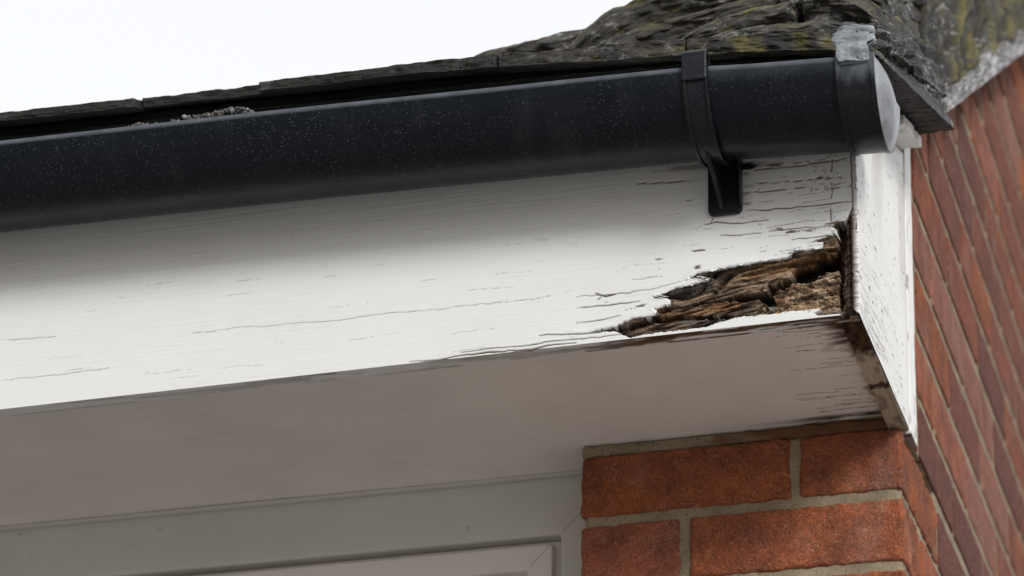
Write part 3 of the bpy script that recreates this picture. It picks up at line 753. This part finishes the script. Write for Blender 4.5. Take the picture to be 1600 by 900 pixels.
# end cap: collar with ribs and the pale outside face
cs = [channel(.0118, .0445, GR+.0026, .0035, 8, lip=.005), channel(.0100, .0142, GR+.0042, .004, 3, lip=.0055), channel(.0408, .0452, GR+.0034, .004, 3, lip=.0055)]
V, Fq = join(cs); gd = lipz(V[:, 0])-V[:, 2]; cap = mesh('end_cap', V, Fq, MAT['clip'], gut, autosmooth=40, attrs={'bleach_highlight': sstep(.026, .010, gd+.006*noise(V[:, 0]*150, V[:, 2]*80, V[:, 1]*0, 3))*.85})
th = np.linspace(0, math.pi, 60); ring = np.stack([np.full(60, .0447), GYc-np.cos(th)*(GR+.0012), lipz(.045)-np.sin(th)*(GR+.0012)], -1)
pts = [ring]; rr = np.linspace(1, 0, 12)[1:]
cen = np.array([.0447, GYc, lipz(.045)-.018])
rows = [ring]+[cen+(ring-cen)*r for r in rr]
Gd = np.stack(rows, 0); Gd[..., 0] += .0105*np.clip(1-np.linspace(1, 0, 12)[:, None]**2.6, 0, 1)
V = Gd.reshape(-1, 3); Fq = grid_faces(12, 60, 0)
V2 = V.copy(); V2[:, 0] -= .003; Fq2 = Fq[:, ::-1]+len(V)
Vt = np.concatenate([V, V2]); tl = [[0, 59, 59+len(V), len(V)]]
fc = mesh('cap_face', Vt, np.concatenate([Fq, Fq2]), MAT['cap'], cap); fc['label'] = 'pale bleached end face of the black cap'
# bracket: strap round the channel, front clip, stay and back plate
bx0, bx1 = -.1320, -.1085
br = thing('gutter_bracket', 'black plastic gutter bracket screwed to the fascia left of the rot', 'bracket', (-.12, FY, .13))
def strap():
    V, Fq = channel(bx0, bx1, GR+.0038, .0045, 10, lip=.004, zoff=.0)
    V2, F2 = channel(bx0, bx0+.0028, GR+.0058, .004, 3, lip=.004); V3, F3 = channel(bx1-.0028, bx1, GR+.0058, .004, 3, lip=.004)
    return join([(V, Fq), (V2, F2), (V3, F3)])
V, Fq = strap()
mesh('strap', V, Fq, MAT['clip'], br, autosmooth=40)
# hook over the front lip
def sweep(prof, x0, x1, rad=0):
    """closed profile in (y, z) extruded along x"""
    n = len(prof); V = [(x0, y, z) for y, z in prof]+[(x1, y, z) for y, z in prof]
    Fc = [tuple(range(n-1, -1, -1)), tuple(range(n, 2*n))]+[(i, (i+1) % n, n+(i+1) % n, n+i) for i in range(n)]
    return V, Fc
lz = float(lipz(-.12)); yf = GYc-GR
prof = [(yf-.0056, lz-.014), (yf-.0066, lz+.004), (yf-.0058, lz+.0135), (yf-.0030, lz+.0172), (yf+.004, lz+.0178), (yf+.010, lz+.0150), (yf+.0135, lz+.008), (yf+.0115, lz+.0075), (yf+.008, lz+.0130), (yf+.003, lz+.0145), (yf-.0020, lz+.0125), (yf-.0030, lz+.004), (yf-.0030, lz-.014)]
V, Fc = sweep(prof, bx0-.0006, bx1-.0012); mesh('clip', V, Fc, MAT['clip'], br, smooth=False, bevel=.0009)
# tapering stay under the channel, from its front down to the foot of the back plate
def stay():
    P_ = []
    ang = np.linspace(R(38), R(150), 14)
    for a in ang: P_.append((GYc-math.cos(a)*(GR+.003), lz-math.sin(a)*(GR+.003)))
    low = [(FY-.004, lz-.075), (FY-.004, lz-.088), (FY-.010, lz-.0865), (FY-.024, lz-.079), (FY-.040, lz-.0715), (FY-.062, lz-.0645), (FY-.088, lz-.0540)]
    return P_+low
pf = stay(); V, Fc = sweep(pf, -.1235, -.1195); mesh('stay', V, Fc, MAT['clip'], br, smooth=False, bevel=.0008)
pl = []
for i in range(24):
    a = i/24*2*math.pi
pw, pt, pb, cr_ = .0165, .178, lz-.0915, .006
prf = []
for cx, cz, a0 in ((pw-cr_, pb+cr_, -90), (pw, pt, 0), (-pw, pt, 180), (-pw+cr_, pb+cr_, 180)):
    if cz > .1 and abs(cx) == pw: prf.append((cx, cz)); continue
    for j in range(6):
        a = R(a0+j*18); prf.append((cx+cr_*math.cos(a), cz+cr_*math.sin(a)))
def plate(prf, y0, y1, cx, sh=1.):
    n = len(prf); V = [(cx+x*sh, y0, z) for x, z in prf]+[(cx+x*sh, y1, z) for x, z in prf]
    return V, [tuple(range(n)), tuple(range(2*n-1, n-1, -1))]+[(i, n+i, n+(i+1) % n, (i+1) % n) for i in range(n)]
V, Fc = plate(prf, FY-.0050, FY-.0004, -.1190); mesh('back_plate', V, Fc, MAT['clip'], br, smooth=False, bevel=.0012)
# side walls of the tapering foot
V, Fc = sweep([(FY-.004, .178), (FY-.004, lz-.086), (FY-.009, lz-.086), (FY-.020, .160), (FY-.020, .178)], -.1045, -.1025); mesh('web', V, Fc, MAT['clip'], br, smooth=False, bevel=.0006)
# sealant smeared over the cap top and slate edge
def seal():
    nu, nv = 60, 60; u = np.linspace(0, 1, nu); v = np.linspace(0, 1, nv); U, Vv = np.meshgrid(u, v, indexing='ij')
    path = np.array([(GYc-GR-.0055, .178), (GYc-GR-.0065, .186), (GYc-GR-.005, .1955), (GYc-GR+.004, .204), (GYc-GR+.010, .211), (GYc-GR+.009, .216), (GYc-GR+.012, .2215), (GYc-GR+.024, .2260)])
    s = np.linspace(0, 1, len(path)); Y = np.interp(Vv, s, path[:, 0]); Z = np.interp(Vv, s, path[:, 1])
    hw = np.interp(Vv, [0, .25, .3, .5, .8, 1], [.0145, .0145, .0155, .0190, .0185, .013])
    e = 1+.10*noise(U*0+Vv*7, Vv*5, np.sign(U-.5)*3+U*0, 3)
    X = .0265+(U-.5)*2*hw*e-.002*Vv+.0008*noise(Vv*9, U*3, U*0, 4)
    th_ = .0026*np.clip(1-np.abs(2*U-1)**4, 0, 1)*(.6+.8*sstep(.3, .6, Vv))
    fold = .0018*fbm(U*2.5, Vv*11, U*0, 4, 7)+.0014*np.sin(Vv*22+U*3)*sstep(.3, .6, Vv)
    Y = Y-th_-fold; Z = Z+.3*fold
    F1 = np.stack([X, Y, Z], -1).reshape(-1, 3); B1 = np.stack([X, np.interp(Vv, s, path[:, 0])+.003, Z-.001], -1).reshape(-1, 3)
    return join([(F1, grid_faces(nu, nv, 0)), (B1, grid_faces(nu, nv, 0, True))])
V, Fq = seal(); o = mesh('sealant_patch', V, Fq, MAT['sealant']); tag(o, 'lumpy grey sealant smeared over the top of the gutter end cap', 'sealant')

# ------------------------------------------------------------------ debris in the gutter
vs = []; fs = []; k0 = 0
ico = np.array([(0, 0, 1), (.894, 0, .447), (.276, .851, .447), (-.724, .526, .447), (-.724, -.526, .447), (.276, -.851, .447), (.724, .526, -.447), (-.276, .851, -.447), (-.894, 0, -.447), (-.276, -.851, -.447), (.724, -.526, -.447), (0, 0, -1)])
icf = [(0, 1, 2), (0, 2, 3), (0, 3, 4), (0, 4, 5), (0, 5, 1), (1, 6, 2), (2, 7, 3), (3, 8, 4), (4, 9, 5), (5, 10, 1), (2, 6, 7), (3, 7, 8), (4, 8, 9), (5, 9, 10), (1, 10, 6), (7, 6, 11), (8, 7, 11), (9, 8, 11), (10, 9, 11), (6, 10, 11)]
hump = lambda x: np.interp(x, [-.71, -.68, -.665, -.65, -.63, -.60, -.575, -.555, -.54], [-.002, .005, .0075, .0055, .0055, .008, .0120, .009, -.003])
for i in range(3400):
    x = rng.uniform(-.71, -.535); y = rng.uniform(GYc-GR+.004, GYc+.02)
    h = float(hump(x)+.0025*noise(x*60, y*60, 0., 3)); d = (y-(GYc-GR))/.06
    z = float(lipz(x))+h*(1-.5*d)-rng.uniform(0, .004); r = rng.uniform(.0007, .0024)
    if rng.random() < .1: r *= 1.4
    q = ico*r*rng.uniform(.6, 1.3, 3)+rng.normal(size=(12, 3))*r*.15
    vs.append(q+[x, y, z]); fs.append(np.array(icf)+k0); k0 += 12
o = mesh('gutter_debris', np.concatenate(vs), np.concatenate(fs), MAT['grit'], smooth=False)
o.data.materials.append(MAT['grit2']); mi = np.repeat(rng.random(3400) < .25, 20).astype(np.int32); o.data.polygons.foreach_set('material_index', mi)
tag(o, 'heap of grey grit and moss crumbs showing over the gutter lip at left', 'debris', kind='stuff')

# ------------------------------------------------------------------ roof
roof = thing('slate_roof', 'dark mossy slate roof with overhanging eave slates and a thick stone verge', 'roof', (-.5, .2, .24))
ztop = lambda x: np.interp(x, [-1.5, -.8366, -.3446, -.1505, -.06, -.0041, .0375, .06], [.279, .2705, .2655, .258, .252, .244, .222, .208])
thk = lambda x: np.interp(x, [-1.5, -.7, -.4, -.15, 0], [.0095, .0095, .0115, .0175, .0175])
PITCH = math.tan(R(20))
def eave(x0, x1, y0, seed, dz=0., th=None, depth=.34, skew=0.):
    V, Fq = rough_box(x0, x1, y0, y0+depth, 0, 1, .0028 if x1-x0 < .5 else .004, .002, 0, 60, seed)
    # unit thickness to real
    X, Y, T = V.T.copy()
    zt = ztop(X)+(Y+.325)*PITCH+dz+skew*(X-x0); t_ = thk(X) if th is None else th
    front = sstep(y0+.03, y0, Y); rt0 = sstep(-.3, -.1, X)
    nz = fbm(X*45, Y*60, T*2+seed, 4, seed); n2 = fbm(X*130, Y*130, T*3, 3, seed+9)
    Y = Y+front*((.0012+.0016*rt0)*nz+.0008*n2+.0022*noise(X*14, 0*X, 0*X, seed+2))
    rt = sstep(-.25, -.1, X)
    Z = zt-t_*(1-T)+(.0001+.0009*rt)*nz+(.0001+.0006*rt)*n2
    # spalled arris on the top front edge
    Z = Z-.0016*(.3+.7*rt)*front*sstep(.5, 1., T)*sstep(.0, .8, nz+.2)
    return np.stack([X, Y, Z], -1), Fq
first = [(-1.5, -1.12, -.327), (-1.118, -.900, -.329), (-.898, -.694, -.327), (-.6935, -.566, -.306), (-.5645, -.327, -.329), (-.3255, -.143, -.326), (-.1415, .0385, -.327)]
for i, (a, b_, y0) in enumerate(first):
    V, Fq = eave(a, b_, y0, 30+i, 0 if i != 3 else .001, skew=(.0, .003, -.003, 0, .003, 0, 0)[i])
    rr_ = fbm(V[:, 0]*16, V[:, 1]*16, V[:, 2]*16, 3, 7); ms = sstep(-.35, -.1, V[:, 0])*sstep(.1, .6, rr_+.2)*.7
    mesh('slate', V, Fq, MAT['slate'], roof, attrs={'moss': ms, 'bare': .85*sstep(-.22, -.40, V[:, 0])})
# under-eave course set back, dark
V, Fq = eave(-1.5, .02, -.285, 60, -.0125, .008); mesh('underslate', V, Fq, MAT['felt'], roof, attrs={'moss': np.zeros(len(V))})
# felt and the main slope behind (edge-on from here)
V, Fq = rough_box(-1.5, -.012, -.24, .0, .2485, .2535, .05, .001, 0); V[:, 2] += .0
mesh('underlay', V, Fq, MAT['felt'], roof)
V = []; 
def slope(x0, x1, y0, y1, za, pitch, th):
    p = [(x0, y0, za), (x1, y0, za), (x1, y1, za+(y1-y0)*pitch), (x0, y1, za+(y1-y0)*pitch)]
    p += [(a, b, c-th) for a, b, c in p]
    return np.array(p), np.array([[0, 1, 2, 3], [7, 6, 5, 4], [0, 4, 5, 1], [1, 5, 6, 2], [2, 6, 7, 3], [3, 7, 4, 0]])
V, Fq = slope(-1.5, -.03, -.06, 2.2, .335, PITCH, .02); mesh('roof_slope', V, Fq, MAT['slate'], roof, smooth=False, attrs={'moss': np.zeros(len(V))})
# raised courses of thick stone slates swelling towards the verge
def stone(name, outline, y0, z0, zrise, depth, thick, seed, moss=.6, tilt=.45, res=.004):
    """one thick rough stone: outline = (x, extra height) of its upper front arris"""
    xs_ = [p[0] for p in outline]; x0, x1 = xs_[0], xs_[-1]
    V, Fq = rough_box(x0, x1, 0, depth, 0, 1, res, .012, 0, 60, seed)
    X, Y, T = V.T.copy()
    top = np.interp(X, xs_, [p[1] for p in outline]); bot = np.interp(X, xs_, [p[2] for p in outline])
    n1 = fbm(X*17, Y*17, T*1.2+seed*.7, 4, seed); n2 = fbm(X*55, Y*55, T*4, 4, seed+5); n3 = np.abs(fbm(X*30, Y*40, T*3, 3, seed+8))
    e = sstep(0, .012, X-x0)*sstep(0, .010, x1-X)
    rnd = np.sqrt(np.clip(1-((T-.45)/.62)**2, 0, 1))
    Yw = y0+Y+(1-rnd)*.030*sstep(depth*.6, 0, Y)+.008*n1+.0035*n2-.004*n3
    Zw = bot+(top-bot)*T+Y*tilt+.006*n1*e+.0030*n2
    ms = np.clip(sstep(.55, .95, T)*sstep(-.3, .4, n1)+.35*sstep(.3, .6, n2), 0, 1)*moss
    xe = sstep(x1-.012, x1, X); X = X+xe*(.006*n1+.0025*n2-.004*(1-rnd)-.0011*(seed % 5))
    mesh(name, np.stack([X, Yw, Zw], -1), Fq, MAT['stone'], roof, attrs={'moss': ms})
T_ = .50
COURSES = [(-.12, [(-.440, .378), (-.420, .386), (-.403, .391), (-.377, .397), (-.337, .402), (-.300, .404), (-.26, .402)], .035, 71, .25),
 (-.14, [(-.318, .366), (-.303, .381), (-.288, .396), (-.262, .411), (-.228, .419), (-.192, .424), (-.146, .427), (-.08, .428), (.0, .424), (.034, .415)], .040, 72, 1.),
 (-.17, [(-.284, .345), (-.267, .354), (-.254, .361), (-.225, .370), (-.176, .378), (-.137, .383), (-.088, .389)], .036, 74, .8),
 (-.172, [(-.084, .389), (-.04, .392), (.00, .388), (.030, .375)], .036, 75, .6),
 (-.20, [(-.195, .322), (-.178, .334), (-.166, .342), (-.15, .348), (-.102, .357), (-.060, .360)], .036, 76, 1.),
 (-.202, [(-.056, .361), (-.02, .358), (.008, .348), (.030, .330)], .036, 79, .5),
 (-.237, [(-.155, .300), (-.137, .308), (-.12, .313), (-.082, .314), (-.026, .311), (.002, .303), (.016, .290)], .033, 73, .3)]
for y_, L_, th0, sd0, ms0 in COURSES:
    stone('stone_slate', [(x, z+.006, z+.006-th0) for x, z in L_], y_, 0, 0, .22, .02, sd0, ms0, T_)
stone('stone_slate', [(-.18, .47, .40), (-.10, .49, .42), (.0, .49, .42), (.022, .48, .41)], -.045, 0, 0, .30, .02, 81, .9, T_)
stone('stone_slate', [(-.12, .57, .47), (-.06, .59, .48), (.01, .59, .48), (.018, .58, .47)], .05, 0, 0, .45, .02, 77, .8, T_, .006)
V, Fq = slope(-.20, .015, -.19, 1.2, .318, .60, .06); mesh('roof_bedding', V, Fq, MAT['slate'], roof, smooth=False, attrs={'moss': np.zeros(len(V))})

# verge: thick wrinkled slate slab over the barge board
def verge_slab():
    V, Fq = rough_box(.006, .062, -.332, .0, 0, 1, .0024, .002, 0, 60, 91)
    X, Y, T = V.T.copy()
    # right side leans outward to the far end
    s = (Y+.332)/.332
    X = X+(-.021+.021*s)*np.clip((X-.006)/.056, 0, 1)
    th_ = .018+.024*s
    n1 = fbm(X*50+Y*18, Y*38-T*1.5, T*3.5, 4, 92); n2 = fbm(X*60, Y*120+T*6, T*9, 4, 93); lay = np.sin(T*15+3*n1)
    side = sstep(.015, .045, X)
    wr = fbm(Y*16, T*5, X*0, 4, 191)+.5*np.sin(T*17+Y*30+4*noise(Y*14, T*2, X*0, 5))
    X = X+side*T*(.0032*wr+.0012*n2)-.013*side*T
    Z = slabz(Y)+.0015+th_*T+.0025*n2*sstep(.2, 1, T)
    k = T < .02
    Z = Z+k*(.0012*fbm(X*60, Y*200, X*0, 3, 96))
    return np.stack([X, Y, Z], -1), Fq
V, Fq = verge_slab(); o = mesh('verge_slate', V, Fq, MAT['verge'], roof, attrs={'moss': np.zeros(len(V)), 'bare': sstep(.006, .002, V[:, 2]-slabz(V[:, 1]))}); o['label'] = 'thick wrinkled verge slate jutting past the barge board'
V, Fq = rough_box(-.02, .050, -.29, .03, 0, 1, .0028, .006, 0, 60, 97)
X, Y, T = V.T.copy(); s = (Y+.27)/.24; n1 = fbm(X*40, Y*40, T*2, 4, 98); n2 = fbm(X*90, Y*60, T*6, 4, 99)
side = sstep(.01, .04, X); wr = fbm(Y*14, T*4, X*0, 4, 192)+.5*np.sin(T*15+Y*26+4*noise(Y*12, T*2, X*0, 6)); X2 = X+side*(.0045*wr+.0012*n2)-.008*(1-s)-.016*side*T; Z = slabz(Y)+.022+.020*s+(.030+.024*s)*T+.0015*n2+.002*n1
mesh('verge_slate', np.stack([X2, Y, Z], -1), Fq, MAT['verge'], roof, attrs={'moss': .25*sstep(.2, .6, n1)})
V, Fq = rough_box(-.06, .024, -.070, .75, 0, 1, .006, .01, 0, 60, 141)
X, Y, T = V.T.copy(); n1 = fbm(X*25, Y*25, T*3, 4, 141)
mesh('verge_stones', np.stack([X+.007*n1, Y, verge_z(Y)+.060+.26*T+.006*n1], -1), Fq, MAT['stone'], roof, attrs={'moss': .6*sstep(-.1, .4, n1)})
# raking verge up the gable: mortar bedding, then slate ends seen edge-on
def rake(x0, x1, y0, y1, b0, b1, seed, amp, res=.005, name='verge_mortar', mat='lime', moss=0., wav=0.):
    V, Fq = rough_box(x0, x1, y0, y1, 0, 1, res, .004, 0, 60, seed)
    X, Y, T = V.T.copy(); n1 = fbm(X*25, Y*25, T*1.5, 4, seed); n2 = fbm(X*80, Y*80, T*6, 3, seed+4)
    side = sstep((x0+x1)/2, x1, X)
    saw = (np.mod(Y*8.5+T*.9+.3*n1, 1.)-.5)*wav
    X = X+side*(amp*n1+amp*.5*n2+saw)
    Z = verge_z(Y)+b0+(b1-b0)*T+amp*.8*n1+amp*.4*n2
    mesh(name, np.stack([X, Y, Z], -1), Fq, MAT[mat], roof, attrs={'moss': moss*sstep(-.1, .5, n1+.4*n2)})
rake(-.09, .036, .012, 1.75, -.004, .030, 111, .006)
rake(-.09, .034, .004, 1.80, .024, .150, 121, .010, name='verge_stones', mat='stone', moss=.75, wav=.012)
rake(-.09, .026, .03, 1.90, .120, .450, 131, .012, name='verge_stones', mat='stone', moss=.7, wav=.012)

# ------------------------------------------------------------------ window under the soffit
win = thing('window', 'grey-green painted window frame under the soffit left of the brick pier', 'window', (-1.0, .07, -1.15))
def loop(name, mat, ox0, ox1, oz0, oz1, prof, parent=win):
    """mitred picture frame: prof = list of (inset from outer edge, y)"""
    V = []; Fc = []
    n = len(prof)
    for (ins, y) in prof:
        V += [(ox0+ins, y, oz0+ins), (ox1-ins, y, oz0+ins), (ox1-ins, y, oz1-ins), (ox0+ins, y, oz1-ins)]
    for i in range(n-1):
        for j in range(4):
            Fc.append((i*4+j, i*4+(j+1) % 4, (i+1)*4+(j+1) % 4, (i+1)*4+j))
    return mesh(name, V, Fc, mat, parent, smooth=False, bevel=.0008)
WY = .07; OX0, OX1, OZ0, OZ1 = -1.75, -.3020, -1.15, -.0005
loop('outer_frame', MAT['frame'], OX0, OX1, OZ0, OZ1, [(0, WY+.06), (0, WY), (.0632, WY), (.0648, WY+.0015), (.0648, WY+.03)])
loop('sash', MAT['sash'], OX0, OX1, OZ0, OZ1, [(.0655, WY+.03), (.0655, WY+.016), (.0735, WY+.016), (.0740, WY+.002), (.0752, WY+.0005), (.0990, WY+.0005), (.1012, WY+.0025), (.1030, WY+.012), (.1050, WY+.014), (.117, WY+.024), (.118, WY+.03)])
V, Fq = rough_box(OX0+.116, OX1-.116, WY+.024, WY+.028, OZ0+.116, OZ1-.116, .3, .0005, 0); mesh('glass', V, Fq, MAT['glass'], win, smooth=False)
# top bead along the soffit, and the mitre lines of the frame corners
V, Fq = rough_box(-1.75, -.3265, WY-.010, WY-.0005, -.0030, -.0006, .012, .001, .0003, 60, 3); mesh('head_bead', V, Fq, MAT['frame'], win)
for (x, z, w_, y, nm, mt) in ((-.3265, -.0245, .0388, WY-.0002, 'mitre_joint', 'felt'), (-.3762, -.0743, .0235, WY+.0003, 'mitre_joint', 'felt')):
    a = .00016
    V = [(x-a, y, z+a), (x+a, y, z-a), (x-w_+a, y, z-w_-a), (x-w_-a, y, z-w_+a)]; V = V+[(p[0], p[1]+.0005, p[2]) for p in V]
    mesh(nm, V, [(0, 1, 2, 3), (7, 6, 5, 4), (0, 4, 5, 1), (1, 5, 6, 2), (2, 6, 7, 3), (3, 7, 4, 0)], MAT['stain_wood'], win, smooth=False, attrs={'wear': np.ones(8), 'wood': np.full((8, 3), .22)})
# house wall filling in behind the window and above it (inside, unseen)
V, Fq = rough_box(-1.75, -.30, .135, .15, GZ, .33, .3, .001, 0); o = mesh('inner_wall', V, Fq, MAT['plaster'], smooth=False)
tag(o, 'plain plastered inner wall behind the window glass', 'wall')
